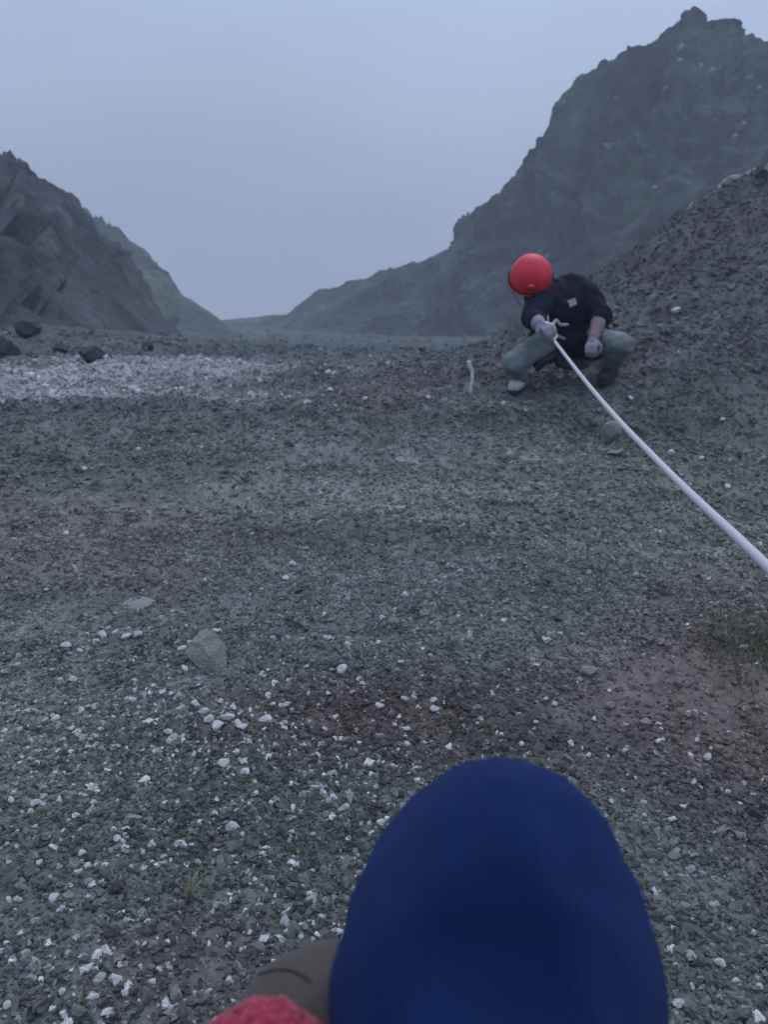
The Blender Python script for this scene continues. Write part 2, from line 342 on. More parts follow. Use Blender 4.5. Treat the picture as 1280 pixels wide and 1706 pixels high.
def wedge(n, y0, y1, k, m, extra=1.5):   # n stones over the strip seen in the photograph, same thickness further out, thinning at its rim
    area = k*(y1**2-y0**2) + 2*m*(y1-y0); a2 = area + 2*extra*(y1-y0); n2 = int(n*a2/area)
    y = rng.uniform(y0, y1, n2*3); w = k*np.abs(y)+m+extra; p = rng.uniform(0, w.max(), n2*3) < w; y = y[p][:n2]
    w = k*y+m+extra; x = rng.uniform(-1, 1, len(y))*w
    p = rng.uniform(0, 1, len(y)) > sst(.25, 1.0, (np.abs(x)-(k*y+m))/extra)*.95; return x[p], y[p]
def stonecol(x, y, wfrac):
    c = gcol(x, y); n = len(x)
    c = 1.05*c*np.clip(rng.lognormal(-.04, .33 - .14*sst(1.5, 5, y), n), .35, 2.1)[:, None]*(.88+.12*sst(1.0, 2.2, y))[:, None]
    hue = rng.normal(.012, .028, n); c = c*np.stack([1+hue, 1+0*hue, 1-hue], -1)
    w = rng.uniform(0, 1, n) < wfrac
    c[w] = np.array([.62, .63, .63])*rng.uniform(.42, 1.15, (w.sum(), 1))
    return np.clip(c, .02, .8)
def keep(x, y, lo=.38):   # where loose stones lie thick and where fine dust shows
    n = fbm(x*1.6, y*3.4, o=4, s=131); d = 1 - .62*sst(-.1, .75, n) - .5*blob(x, y, g_red2, (.3, .2)) - .6*blob(x, y, g_red3, (.10, .06)) - .5*blob(x, y, g_dust, (.5, .2))
    k = rng.uniform(0, 1, len(x)) < np.clip(d, lo*.4, 1); return x[k], y[k]
def wden(x, y):
    n = fbm(x*2.1, y*2.1, o=3, s=91); px, py, D = pxof(x, y, gz(x, y, False))
    near = sst(980, 1230, py)*.095*np.clip(1+.9*n, .15, 3)*(1-.45*sst(700, 1000, px)) + .004
    return near + .10*pale_mask(x, y)
# very near, near, middle, far
x, y = keep(*wedge(150000, .05, 2.4, .60, .3)); sz = np.clip(rng.lognormal(math.log(.0055), .42, len(x)), .003, .02)
scatter('fine_gravel', 'fine grey and white volcanic gravel covering the foreground scree', x, y, sz, stonecol(x, y, wden(x, y)))
x, y = keep(*wedge(150000, 2.3, 5.6, .60, .2)); sz = np.clip(rng.lognormal(math.log(.0075), .45, len(x)), .004, .035)
scatter('gravel', 'dark grey gravel on the middle of the slope', x, y, sz, stonecol(x, y, wden(x, y)*.5))
x, y = keep(*wedge(60000, 5.2, 14, .62, .3)); sz = np.clip(rng.lognormal(math.log(.013), .6, len(x)), .007, .14)
scatter('coarse_gravel', 'coarse dark scree further down the slope', x, y, sz, stonecol(x, y, wden(x, y)*.5+.004))
x, y = wedge(16000, 13, 90, .62, .3); sz = np.clip(rng.lognormal(math.log(.05), .6, len(x)), .03, .5)
scatter('distant_scree', 'distant scree at the foot of the crags', x, y, sz, stonecol(x, y, 0*x+.006))
n = 20000; x = rng.uniform(1.2, 9, n); y = rng.uniform(5.2, 15, n); sz = np.clip(rng.lognormal(math.log(.024), .55, n), .012, .22)
scatter('bank_rubble', 'dark angular rubble strewn over the bank right of the climber', x, y, sz, np.clip(stonecol(x, y, 0*x+.001)*1.1, 0, .25), .42)
# pale patch
n = 90000; x = -rng.uniform(-.6, 6.5, n); y = rng.uniform(3.6, 9.2, n); k = rng.uniform(0, 1, n) < pale_mask(x, y); x, y = x[k], y[k]
sz = np.clip(rng.lognormal(math.log(.0125), .45, len(x)), .007, .06); c = np.array([.50, .50, .515])*np.clip(rng.lognormal(-.1, .24, (len(x), 1)), .25, 1.7)
scatter('pale_gravel', 'pale gravel streak lying across the left side of the slope', x, y, sz, np.clip(c, .03, .78))

# ------------------------------------------------------------------ single stones
def rock_mesh(name, seed, sub=2, rough=.35, cuts=5, smooth=False):
    r = random.Random(seed); bm = bmesh.new(); bmesh.ops.create_icosphere(bm, subdivisions=sub, radius=.5)
    pl = [(Vector((r.uniform(-1,1), r.uniform(-1,1), r.uniform(-1,1))).normalized(), r.uniform(.24, .40)) for _ in range(cuts)]
    for v in bm.verts:
        for nrm, d in pl:
            q = v.co.dot(nrm)
            if q > d: v.co -= nrm*(q-d)*.9
        v.co *= 1 + rough*.12*r.uniform(-1, 1)
    me = bpy.data.meshes.new(name); bm.to_mesh(me); bm.free()
    for p in me.polygons: p.use_smooth = smooth
    return me
peb_m = [rock_mesh('pebble', 100+i, 2, 1.0, 7) for i in range(7)]
for q in peb_m: q.materials.append(M_white)
A = [(290,105,28),(325,95,20),(355,108,26),(385,105,26),(268,122,20),(185,132,26),(225,150,18),(205,228,24),(170,228,14),(50,185,14),(375,235,20),(430,243,16),(455,262,18),(480,270,16),(315,270,12),(370,285,24),(355,283,14),(230,318,24),(157,338,22),(50,315,14),(510,308,24),(550,295,26),(570,320,30),(585,345,28),(610,362,36),(640,335,34),(665,350,24),(680,362,26),(655,308,20),(618,290,18),(745,342,36),(765,298,20),(805,298,24),(790,355,18),(700,405,18),(665,430,18),(470,375,26),(475,402,18),(437,428,20),(545,440,20),(585,427,14),(628,463,28),(185,415,10),(200,363,16),(110,360,10),(975,130,22),(1018,240,20),(990,262,14),(1065,305,24),(1135,283,18),(1220,312,24),(1140,370,28),(940,330,18),(965,590,30),(655,648,36),(605,605,20),(330,675,28),(100,575,26),(32,568,24),(100,640,16),(230,718,22),(245,750,20),(110,740,18),(20,690,16),(870,832,20),(725,885,16),(150,845,30),(50,845,24),(585,1105,22),(350,1105,20),(175,1100,22),(20,1140,24),(145,1040,16),(5,990,16),(805,935,18),(845,950,16),(820,940,12),(480,732,14),(735,715,14),(560,920,10),(700,800,12)]
B = [(168,292,20),(8,275,16),(368,340,14),(443,338,16),(595,365,14),(285,447,20),(427,505,16),(318,567,16),(348,585,20),(283,648,18),(487,638,24),(598,657,20),(722,670,16),(728,712,16),(230,725,22),(407,722,28),(443,740,18),(467,768,20),(597,748,22),(828,770,24),(887,772,36),(900,742,16),(850,712,18),(160,688,14),(865,878,14),(662,932,20),(548,932,22),(665,975,16),(765,1370,20),(835,1340,20),(907,1292,22),(815,1393,20),(930,1502,36),(835,1580,26),(985,1562,26),(1062,1552,24),(1070,1580,22),(930,1622,22),(1090,1625,20),(1050,1393,22),(968,1375,16),(1063,442,14)]
Cc = [(855,780,22),(1100,345,20),(1018,487,18),(265,655,16),(458,1187,18),(545,1182,18),(235,1133,22),(57,1115,18),(738,250,20),(1045,967,16),(1215,1150,24)]
Dd = [(235,380,20),(187,560,16),(390,322,14),(565,318,14),(820,643,18),(802,685,18),(575,690,12),(928,157,20),(1025,185,16),(1200,178,18),(862,192,20),(1135,733,22),(130,715,12)]
W = [(a*.594, 1000+b*.594, w*.594) for a, b, w in A] + [(760+a*.4723, 900+b*.4723, w*.4723) for a, b, w in B] + \
    [(740+a*.4219, 560+b*.4219, w*.4219) for a, b, w in Cc] + [(a*.594, 560+b*.594, w*.594) for a, b, w in Dd]
ORD = 'leftmost second third fourth fifth sixth seventh eighth ninth tenth eleventh twelfth thirteenth fourteenth fifteenth sixteenth'.split()
def region(px, py):
    if py < 1010: return ('pale stone on the dark slope above the tan stone', 'pale stones dotted on the middle slope') if px < 640 else ('pale stone on the dark slope below the climber', 'pale stones dotted below the climber')
    if px < 300 and py < 1160: return 'white pebble left of the tan stone', 'white pebbles left of the tan stone'
    if px < 500 and py < 1290: return 'white pebble in the cluster below the tan stone', 'white pebbles below the tan stone'
    if px < 760 and py < 1290: return 'white pebble on the reddish gravel', 'white pebbles on the reddish gravel'
    if px < 560: return 'white pebble left of the blue knee', 'white pebbles left of the blue knee'
    if py < 1400: return 'white pebble on gravel above blue knee', 'white pebbles above the blue knee'
    return 'white pebble right of the blue knee', 'white pebbles right of the blue knee'
def labelled(W):   # every pebble named by its row and its place in that row
    by = {}
    for q in W: by.setdefault(region(q[0], q[1]), []).append(q)
    out = []
    for (lb, gr), qs in by.items():
        qs.sort(key=lambda q: q[1]); nb = max(1, math.ceil(len(qs)/9)); per = math.ceil(len(qs)/nb)
        rows = {1: [''], 2: ['upper', 'lower'], 3: ['top', 'middle', 'bottom'], 4: ['top', 'second', 'third', 'bottom']}[min(nb, 4)]
        for b in range(nb):
            row = sorted(qs[b*per:(b+1)*per], key=lambda q: q[0])
            for k, q in enumerate(row):
                w = 'rightmost' if k == len(row)-1 and k else ('leftmost' if k == 0 else ORD[k] + ' from left')
                out.append((q, lb + ', ' + w + (' of ' + rows[min(b, 3)] + ' row' if rows[0] else ''), gr))
    return out
def stone(name, px, py, w, me, label, group=None, asp=(1, .8, .6), rz=None, mat=None, sink=.15, cat='stone'):
    g = G(px, py); D = pxof(g.x, g.y, g.z)[2]; s = float(w/FPX*D)
    o = bpy.data.objects.new(name, me); COL.objects.link(o)
    o.location = (g.x, g.y, g.z + s*asp[2]*(.5-sink)); o.scale = (s*asp[0], s*asp[1], s*asp[2])
    o.rotation_euler = (random.uniform(-.2, .2), random.uniform(-.2, .2), random.uniform(0, 6.28) if rz is None else rz)
    tag(o, label, cat, group); return o
for i, ((px, py, w), lb, gr) in enumerate(labelled(W)):
    stone('white_pebble', px, py, max(w*1.25, 8), peb_m[i % 7], lb, gr, (1, random.uniform(.6, .95), random.uniform(.5, .75)), sink=.1)
def single(name, px, py, w, seed, mat, label, asp=(1,.8,.6), rz=0, cuts=6, sub=3, sink=.15):
    me = rock_mesh(name, seed, sub, .25, cuts); me.materials.append(mat)
    return stone(name, px, py, w, me, label, None, asp, rz, sink=sink)
# tan stone: a wedge shape with a pointed top leaning back
bm = bmesh.new()
out = [(-.5,-.02),(-.36,.2),(-.14,.42),(.02,.5),(.14,.46),(.34,.26),(.46,.12),(.48,-.42),(.3,-.5),(.1,-.44),(-.2,-.28)]
fr = [bm.verts.new((a, -.02-.12*(.5-abs(a))+random.uniform(-.03,.03), b)) for a, b in out]
mid = bm.verts.new((.08, -.26, -.05)); mid2 = bm.verts.new((-.08, -.2, .22))
bk = [bm.verts.new((a*.9, .36+random.uniform(-.05,.05), b*.8-.05)) for a, b in out]
n_ = len(out)
for i in range(n_):
    bm.faces.new((fr[i], bk[i], bk[(i+1) % n_], fr[(i+1) % n_]))
    bm.faces.new((fr[i], fr[(i+1) % n_], mid2 if out[i][1] > .15 else mid)) if (out[i][1] > .15) == (out[(i+1) % n_][1] > .15) else (bm.faces.new((fr[i], fr[(i+1) % n_], mid)), bm.faces.new((fr[i] if out[i][1] > .15 else fr[(i+1) % n_], mid, mid2)))
bm.faces.new(bk)
bmesh.ops.recalc_face_normals(bm, faces=bm.faces); bmesh.ops.triangulate(bm, faces=bm.faces)
bmesh.ops.subdivide_edges(bm, edges=bm.edges, cuts=2, use_grid_fill=True)
for v in bm.verts: v.co += Vector((random.uniform(-1,1), random.uniform(-1,1), random.uniform(-1,1)))*.012
me = bpy.data.meshes.new('tan_stone'); bm.to_mesh(me); bm.free(); me.materials.append(M_tan)
g = G(345, 1108); D = float(pxof(g.x, g.y, g.z)[2]); s = 68/FPX*D
o = link('tan_stone', me); o.location = (g.x, g.y, g.z + s*.36); o.scale = (s*1.03, s, s*1.18); o.rotation_euler = (R(-24), 0, R(4))
tag(o, 'angular tan grey stone with a pointed top, largest stone on the left foreground scree', 'stone')
single('white_stone', 303, 1084, 17, 301, M_white, 'white oblong stone touching the left corner of the tan stone', (1, .7, .6), .7)
single('white_stone', 308, 1118, 20, 302, M_white, 'white elongated stone just below and left of the tan stone', (1, .5, .5), -.8)
single('white_stone', 362, 1052, 17, 303, M_white, 'small flat white stone at the upper right of the tan stone', (1, .6, .4), -.1)
single('white_stone', 571, 1121, 21, 304, M_white, 'rounded bright white stone alone above the reddish gravel', (1, .85, .7), .5, 4)
single('pale_stone', 652, 1193, 17, 305, M_greystone, 'upright pale grey stone among the white pebbles on the reddish gravel', (.8, .7, 1), .2)
single('grey_stone', 982, 1123, 30, 306, M_greystone, 'blocky grey stone in the middle of the slope above the blue knee', (1, .8, .6), .1)
single('grey_stone', 1018, 1181, 20, 307, M_greystone, 'round grey stone below the blocky grey stone', (1, .9, .8), .4)
single('grey_stone', 940, 1103, 24, 308, M_greystone, 'narrow slanting grey stone left of the blocky grey stone', (1, .4, .4), -.6)
single('grey_stone', 790, 1144, 16, 309, M_greystone, 'small flat grey stone above the top of the blue knee', (1, .7, .5), -.2)
single('brown_stone', 1124, 1430, 24, 310, M_greystone, 'flat brownish stone on the gravel right of the blue knee', (1, .8, .5), .3)
single('brown_stone', 1232, 1396, 24, 311, M_greystone, 'upper flat brownish stone near the right edge', (1, .8, .5), -.3)
single('grey_stone', 828, 815, 22, 312, M_greystone, 'flat grey stone on the middle slope below the climber', (1, .7, .4), 0)
single('grey_stone', 1042, 885, 17, 313, M_greystone, 'roundish grey stone on the slope left of the taut rope', (1, .8, .7), 0)
single('grey_rock', 1018, 738, 36, 314, M_greystone, 'squarish grey rock directly behind the taut rope below the climber', (.95, .7, 1.15), .1, 7)
single('grey_slab', 1026, 760, 30, 315, M_greystone, 'thin grey slab lying under the squarish rock by the rope', (1, .5, .3), 0)
single('white_stone', 1212, 815, 13, 316, M_white, 'bright white stone right of the taut rope', (1, .8, .7), .4)
single('white_stone', 1118, 757, 13, 317, M_white, 'whitish stone just right of the taut rope', (1, .7, .8), .4)
single('white_stone', 1127, 520, 20, 318, M_white, 'flat white stone on the dark bank right of the climber', (1, .6, .5), .1)
single('white_stone', 1100, 546, 14, 319, M_palerock, 'small pale stone below the flat white stone on the bank', (1, .6, .5), .3)
single('white_stone', 126, 955, 15, 320, M_white, 'narrow white stone standing on the slope at the far left', (.5, .5, 1.2), .3)
single('white_stone', 839, 675, 9, 321, M_white, 'small white stone below the shoe of the climber', (1, .8, .7), .3)
single('slab', 235, 1008, 62, 322, M_greystone, 'low flat grey slab above the tan stone', (1, .7, .14), .1, 7, 3, .3)
# dark boulders at the left edge of the pale patch
for px, py, w, sd_, lb in [(52, 572, 56, 401, 'dark rounded boulder at the left behind the pale gravel'), (158, 612, 60, 402, 'dark lumpy boulder at the upper edge of the pale gravel'),
                           (246, 592, 30, 404, 'dark pointed rock at the foot of the left crag'), (10, 600, 60, 405, 'dark boulder cut by the left edge of the view'), (100, 596, 30, 406, 'low dark boulder between two larger boulders')]:
    b_ = single('boulder', px, py-10, w*.9, sd_, M_darkrock, lb, (1, .8, .72), .3, 11, 4, .3)
    for v in b_.data.vertices:
        c_ = v.co*3; v.co *= 1 + .16*float(fbm(np.array([c_.x]), np.array([c_.y]), np.array([c_.z]), o=4, s=sd_)[0])
# slabs of the outcrop on the bank crest
for px, py, D, w, sd_, asp, lb in [(1180, 312, 11.0, 50, 501, (1, .8, .8), 'pale angular slab at the left end of the outcrop on the bank'), (1208, 303, 11.1, 40, 502, (.7, .7, 1.1), 'upright pale block in the middle of the outcrop on the bank'),
        (1230, 318, 11.0, 48, 503, (1, .7, .8), 'pale leaning slab in the outcrop on the bank'), (1256, 305, 11.3, 40, 504, (1, .8, .7), 'right hand pale slab of the outcrop on the bank'), (1222, 330, 10.7, 24, 505, (1, .7, .6), 'small pale block below the outcrop slabs'),
        (1262, 398, 10.6, 26, 506, (.5, .6, 1.4), 'narrow pale rock standing on the bank at the right edge'), (1247, 420, 10.4, 22, 507, (.5, .6, 1.3), 'lower narrow pale rock on the bank at the right edge'), (1145, 390, 10.3, 14, 508, (.7, .7, 1), 'small grey rock on the crest of the dark bank')]:
    me = rock_mesh('slab_rock', sd_, 3, .5, 7); me.materials.append(M_palerock)
    p = P(px, py, D); s = w/FPX*D; o = link('slab_rock', me); 
    zg = gz1(p.x, p.y); o.location = (p.x, p.y, zg + s*asp[2]*.30); o.scale = (s*asp[0]*1.1, s*asp[1]*1.1, s*asp[2]*1.1); o.rotation_euler = (.1, random.uniform(-.3, .3), random.uniform(-.4, .4))
    tag(o, lb, 'rock')
# pale blocks lying on the crag face: dropped onto it along the sight line
def bvh_of(o):
    me = o.data; mw = o.matrix_world
    return BVHTree.FromPolygons([mw @ v.co for v in me.vertices], [tuple(p.vertices) for p in me.polygons])
tb = bvh_of(cr)
CB = ['pale block high on the crag face, leftmost of the three below the summit', 'pale block high on the crag face, middle of the three below the summit', 'pale block high on the crag face, rightmost of the three below the summit',
      'pale block under the right shoulder of the crag, upper of two at the edge', 'pale block under the right shoulder of the crag, lower of two at the edge', 'pale block on the crag face just left below the three summit blocks',
      'pale block nearest to the summit knob of the crag', 'pale block alone on the upper left part of the crag face', 'pale block on the crag above the outcrop, upper of a pair', 'pale block on the crag above the outcrop, lower of a pair',
      'pale block low on the crag between climber and outcrop', 'pale block at the foot of the crag just above the red helmet']
for i, (px, py, w) in enumerate([(1133,102,10),(1168,109,9),(1187,118,11),(1250,130,10),(1266,148,9),(1112,147,10),(1137,80,12),(1026,165,9),(1241,206,8),(1226,228,9),(1092,312,8),(912,428,9)]):
    d = P(px, py, 1).normalized(); h = tb.ray_cast(Vector((0,0,0)), d)
    if h[0] is None: continue
    s = w/FPX*h[3]; o = bpy.data.objects.new('crag_block', rock_mesh('crag_block', 600+i, 2, .4, 6)); COL.objects.link(o)
    o.data.materials.append(M_palerock); o.location = h[0]; o.scale = (s, s*.8, s*.9); o.rotation_euler = (0, random.uniform(-.5, .5), random.uniform(0, 6))
    tag(o, CB[i], 'rock', 'pale blocks on the high crag')

for px, py, w, asp, rz_, mt, lb in [(932, 340, 60, (.5, .5, 1.0), .0, M_cliffB, 'pale slanting slab low on the left part of the crag face'), (905, 310, 40, (.3, .4, 1.2), .2, M_cliffB, 'narrow greenish ledge of rock above the pale slanting slab'),
                                (1032, 258, 60, (1, .6, .45), 0, M_cliffB, 'jutting dark block with a shadowed underside in the middle of the crag')]:
    d = P(px, py, 1).normalized(); h = tb.ray_cast(Vector((0,0,0)), d)
    if h[0] is None: continue
    s = w/FPX*h[3]; me = rock_mesh('rock_slab', 700+px, 3, .9, 8); me.materials.append(mt); o = link('rock_slab', me)
    o.location = h[0] + d*s*.2; o.scale = (s*asp[0], s*asp[1], s*asp[2]); o.rotation_euler = (0, R(-35) if px < 1000 else R(30), rz_); tag(o, lb, 'rock')
# ------------------------------------------------------------------ bodies: closed tubes fused by a voxel remesh
def add_ball(bm, c, r, sc=(1,1,1), rot=None, sub=3):
    M = Matrix.Translation(c) @ (rot.to_4x4() if rot else Matrix.Identity(4)) @ Matrix.Diagonal((r*sc[0], r*sc[1], r*sc[2], 1))
    bmesh.ops.create_icosphere(bm, subdivisions=sub, radius=1, matrix=M)
def add_limb(bm, pts, rad, seg=16, caps=True):
    for i in range(len(pts)-1):
        a, b = Vector(pts[i]), Vector(pts[i+1]); d = b-a
        if d.length < 1e-5: continue
        q = d.to_track_quat('Z', 'Y').to_matrix().to_4x4()
        bmesh.ops.create_cone(bm, cap_ends=True, segments=seg, radius1=rad[i], radius2=rad[i+1], depth=d.length, matrix=Matrix.Translation((a+b)/2) @ q)
    if caps:
        for p, r in zip(pts, rad): add_ball(bm, Vector(p), r, sub=2)
def fuse(name, bm, voxel, mat, parent, smooth=3, wr=None):
    me = bpy.data.meshes.new(name+'_src'); bm.to_mesh(me); bm.free()
    o = bpy.data.objects.new(name+'_src', me); COL.objects.link(o)
    md = o.modifiers.new('r', 'REMESH'); md.mode = 'VOXEL'; md.voxel_size = voxel; md.use_smooth_shade = True
    if smooth: sm = o.modifiers.new('s', 'SMOOTH'); sm.iterations = smooth; sm.factor = .6
    dg = bpy.context.evaluated_depsgraph_get(); dg.update()
    nm = bpy.data.meshes.new_from_object(o.evaluated_get(dg)); nm.name = name
    bpy.data.objects.remove(o); bpy.data.meshes.remove(me)
    if wr:   # cloth folds: (frequency vector, amplitude, seed)
        n = len(nm.vertices); co = np.zeros(n*3, np.float32); nm.vertices.foreach_get('co', co); co = co.reshape(-1, 3)
        no = np.zeros(n*3, np.float32); nm.vertices.foreach_get('normal', no); no = no.reshape(-1, 3)
        f, amp, sd_ = wr
        w = 1-np.abs(fbm(co[:, 0]*f[0], co[:, 1]*f[1], co[:, 2]*f[2], o=3, s=sd_))*1.6
        co = co + no*(w*amp)[:, None]; nm.vertices.foreach_set('co', co.astype(np.float32).ravel()); nm.update()
    for p in nm.polygons: p.use_smooth = True
    nm.materials.clear(); nm.materials.append(mat)
    return link(name, nm, None, parent)
def plain(name, bm, mat, parent, smooth=True):
    me = bpy.data.meshes.new(name); bm.to_mesh(me); bm.free()
    for p in me.polygons: p.use_smooth = smooth
    me.materials.append(mat); return link(name, me, None, parent)
def tube(bm, pts, r, seg=10):   # an even tube along a path
    pts = [Vector(p) for p in pts]; rings = []
    for i, p in enumerate(pts):
        t = (pts[min(i+1, len(pts)-1)] - pts[max(i-1, 0)]).normalized()
        u = t.cross(Vector((0, 0, 1)) if abs(t.z) < .9 else Vector((1, 0, 0))).normalized(); w = t.cross(u)
        rr = r[i] if isinstance(r, (list, tuple)) else r
        rings.append([bm.verts.new(p + (u*math.cos(6.28318*k/seg) + w*math.sin(6.28318*k/seg))*rr) for k in range(seg)])
    for a, b in zip(rings, rings[1:]):
        for k in range(seg): bm.faces.new((a[k], a[(k+1) % seg], b[(k+1) % seg], b[k]))
    bm.faces.new(rings[0][::-1]); bm.faces.new(rings[-1])
def bez(pts, n=12):   # Catmull-Rom through the points
    pts = [Vector(p) for p in pts]; q = [pts[0]*2-pts[1]] + pts + [pts[-1]*2-pts[-2]]; out = []
    for i in range(1, len(q)-2):
        for k in range(n):
            t = k/n; a, b, c, d = q[i-1], q[i], q[i+1], q[i+2]
            out.append(.5*((2*b)+(c-a)*t+(2*a-5*b+4*c-d)*t*t+(3*b-a-3*c+d)*t**3))
    out.append(pts[-1]); return out
def hand(bm, wrist, palm_dir, grip_dir, side, s=1.0):   # palm, four unequal curled fingers, thumb from the side
    wrist = Vector(wrist); f = Vector(palm_dir).normalized(); g_ = Vector(grip_dir); g_ = (g_ - f*g_.dot(f)).normalized(); r = f.cross(g_)*side
    pc = wrist + f*.05*s
    add_limb(bm, [wrist, wrist+f*.03*s], [.026*s, .03*s])
    for k in (-1, -.33, .33, 1): add_limb(bm, [wrist+f*.02*s+r*k*.014*s, wrist+f*.088*s+r*k*.028*s], [.017*s, .0125*s], 10)
    for k, ln in ((-1, .85), (-.33, 1.0), (.33, 1.08), (1, .98)):
        b = wrist+f*.09*s+r*k*.028*s; p1 = b + (f*.75+g_*.6)*.036*s*ln; p2 = p1 + (f*-.1+g_)*.028*s*ln; p3 = p2 + (f*-.8+g_*.5)*.022*s*ln
        add_limb(bm, [b, p1, p2, p3], [.0105*s, .0098*s, .009*s, .0078*s], 10)
    b = wrist+f*.03*s+r*.026*s; p1 = b+(f*.6+r*.6+g_*.4)*.04*s; p2 = p1+(f*.5-r*.1+g_*.8)*.034*s; p3 = p2+(f*.3-r*.6+g_*.4)*.026*s
    add_limb(bm, [b, p1, p2, p3], [.016*s, .013*s, .0115*s, .009*s], 10)

M_skin = mat_simple('skin', (.36, .22, .16), .6, 50, .12, .1, .001)
M_jacket = mat_simple('navy_jacket', (.007, .0085, .024), .85, 14, .3, .4, .004, spec=.15)
M_trous = mat_simple('grey_trousers', (.19, .225, .24), .85, 18, .25, .4, .003)
M_helmet = mat_simple('red_helmet_shell', (.74, .022, .05), .5, 8, .06, .05, .001, spec=.5)
M_black = mat_simple('black_webbing', (.018, .018, .024), .8, 60, .2, .2, .001)
M_glove = mat_simple('grey_glove', (.24, .25, .30), .85, 60, .2, .3, .001)
M_mauve = mat_simple('mauve_sleeve', (.22, .15, .18), .85, 40, .2, .3, .002)
M_shoe = mat_simple('pale_shoe', (.50, .52, .54), .7, 40, .15, .2, .001)
M_dkshoe = mat_simple('dark_shoe', (.035, .035, .05), .7, 40, .15, .2, .001)
M_metal = mat_simple('brushed_alloy', (.62, .64, .68), .35, 60, .1, .1, .001, metal=.8)
M_patch = mat_simple('white_patch', (.62, .64, .66), .8, 300, .3, .1, .001)
M_web = mat_simple('pale_webbing', (.36, .37, .40), .85, 80, .2, .2, .001)
M_hair = mat_simple('dark_hair', (.02, .016, .014), .7, 90, .3, .5, .002)
M_lamp = mat_simple('pale_lamp_case', (.50, .10, .14), .5, 30, .1, .1, .001)
M_sole = mat_simple('boot_sole', (.03, .03, .03), .8, 40, .15, .2, .001)

# ---- the climber on the rope
base = G(945, 640)
cl = bpy.data.objects.new('person', None); COL.objects.link(cl); cl.location = base
tag(cl, 'climber in a red helmet and dark jacket crouching on the scree, holding the taut rope', 'person')
OFF = base
def L(px, py, D): return P(px, py, D) - OFF
pel = L(950, 580, 4.86); belly = L(948, 552, 4.80); chest = L(946, 522, 4.76); uback = L(950, 492, 4.80); neck = L(915, 482, 4.70); head = L(890, 468, 4.64)
shL = L(902, 503, 4.62); elL = L(888, 530, 4.44); haL = L(900, 541, 4.24)
shR = L(972, 490, 4.76); elR = L(1001, 527, 4.64); haR = L(989, 566, 4.47)
hiL = L(922, 566, 4.78); knL = L(855, 605, 4.42); anL = L(867, 636, 4.62)
hiR = L(980, 566, 4.80); knR = L(1038, 575, 4.42); anR = L(1018, 606, 4.64)
facedir = (Vector((-.10, -.62, -.78))).normalized()
# body: one mesh with head, face, hands
bm = bmesh.new()
add_limb(bm, [pel, belly, chest, uback, neck, head], [.11, .105, .115, .10, .055, .05])
for a, b, c in ((shL, elL, haL), (shR, elR, haR)): add_limb(bm, [uback.lerp(a, .5), a, b, c], [.06, .055, .04, .028])
for a, b, c in ((hiL, knL, anL), (hiR, knR, anR)): add_limb(bm, [pel, a, b, c], [.08, .075, .05, .035])
fq = (-facedir).to_track_quat('Y', 'Z').to_matrix()
def F(x, y, z): return head + fq @ Vector((x, -y, z))    # x right, y out of the face, z up the face
add_ball(bm, head, .088, (.88, 1.05, 1.12), fq)
add_limb(bm, [F(0, .03, -.05), F(0, .06, -.088)], [.06, .032])
add_limb(bm, [F(0, .088, .02), F(0, .108, -.018)], [.009, .015]); add_ball(bm, F(.014, .1, -.02), .008); add_ball(bm, F(-.014, .1, -.02), .008)
add_limb(bm, [F(-.024, .085, -.052), F(.024, .085, -.052)], [.007, .007]); add_limb(bm, [F(-.035, .082, .035), F(.035, .082, .035)], [.010, .010])
for s_ in (-1, 1): add_ball(bm, F(.078*s_, -.005, -.005), .026, (.35, .6, 1), fq); add_ball(bm, F(.033*s_, .08, .014), .011)
hand(bm, haL, L(914, 548, 4.17)-haL, Vector((.3, 0, -1)), -1, .8); hand(bm, haR, L(985, 580, 4.40)-haR, Vector((.3, .6, -.6)), 1, .8)
fuse('body', bm, .006, M_skin, cl, 2)
# jacket
bm = bmesh.new()
add_limb(bm, [pel+Vector((0, 0, .04)), belly, chest, uback], [.128, .132, .142, .128]); add_ball(bm, L(925, 520, 4.68), .10); add_ball(bm, L(975, 520, 4.76), .10)
add_limb(bm, [uback, uback.lerp(neck, .8)], [.09, .07]); add_limb(bm, [chest, neck+Vector((-.02, 0, -.02))], [.11, .068])
add_limb(bm, [uback.lerp(shL, .4), shL, elL, elL.lerp(haL, .65)], [.09, .08, .058, .042])
add_limb(bm, [uback.lerp(shR, .4), shR, elR, elR.lerp(haR, .12)], [.10, .088, .064, .055])
add_limb(bm, [L(926, 572, 4.72), L(968, 574, 4.74)], [.085, .085])
jk = fuse('jacket', bm, .009, M_jacket, cl, 3, ((7, 7, 9), .010, 5))
bm = bmesh.new(); add_limb(bm, [elR.lerp(haR, .02), elR.lerp(haR, .5), haR+(haR-elR)*.02], [.046, .038, .030]); fuse('sleeve', bm, .006, M_mauve, cl, 2, ((14, 14, 14), .004, 8))
# trousers
bm = bmesh.new()
add_limb(bm, [pel+Vector((-.02, 0, .0)), pel+Vector((.05, 0, -.01))], [.12, .12])
for a, b, c in ((hiL, knL, anL), (hiR, knR, anR)):
    add_limb(bm, [pel, a, a.lerp(b, .5), b, b.lerp(c, .5), b.lerp(c, .93)], [.10, .088, .073, .059, .055, .050])
fuse('trousers', bm, .008, M_trous, cl, 3, ((10, 10, 12), .009, 12))
# gloves
bm = bmesh.new(); add_limb(bm, [elL.lerp(haL, .55), haL], [.044, .036]); hand(bm, haL, L(914, 548, 4.17)-haL, Vector((.3, 0, -1)), -1, .92); fuse('glove', bm, .005, M_glove, cl, 1)
bm = bmesh.new(); hand(bm, haR, L(985, 580, 4.40)-haR, Vector((.3, .6, -.6)), 1, .92); fuse('glove', bm, .005, M_glove, cl, 1)
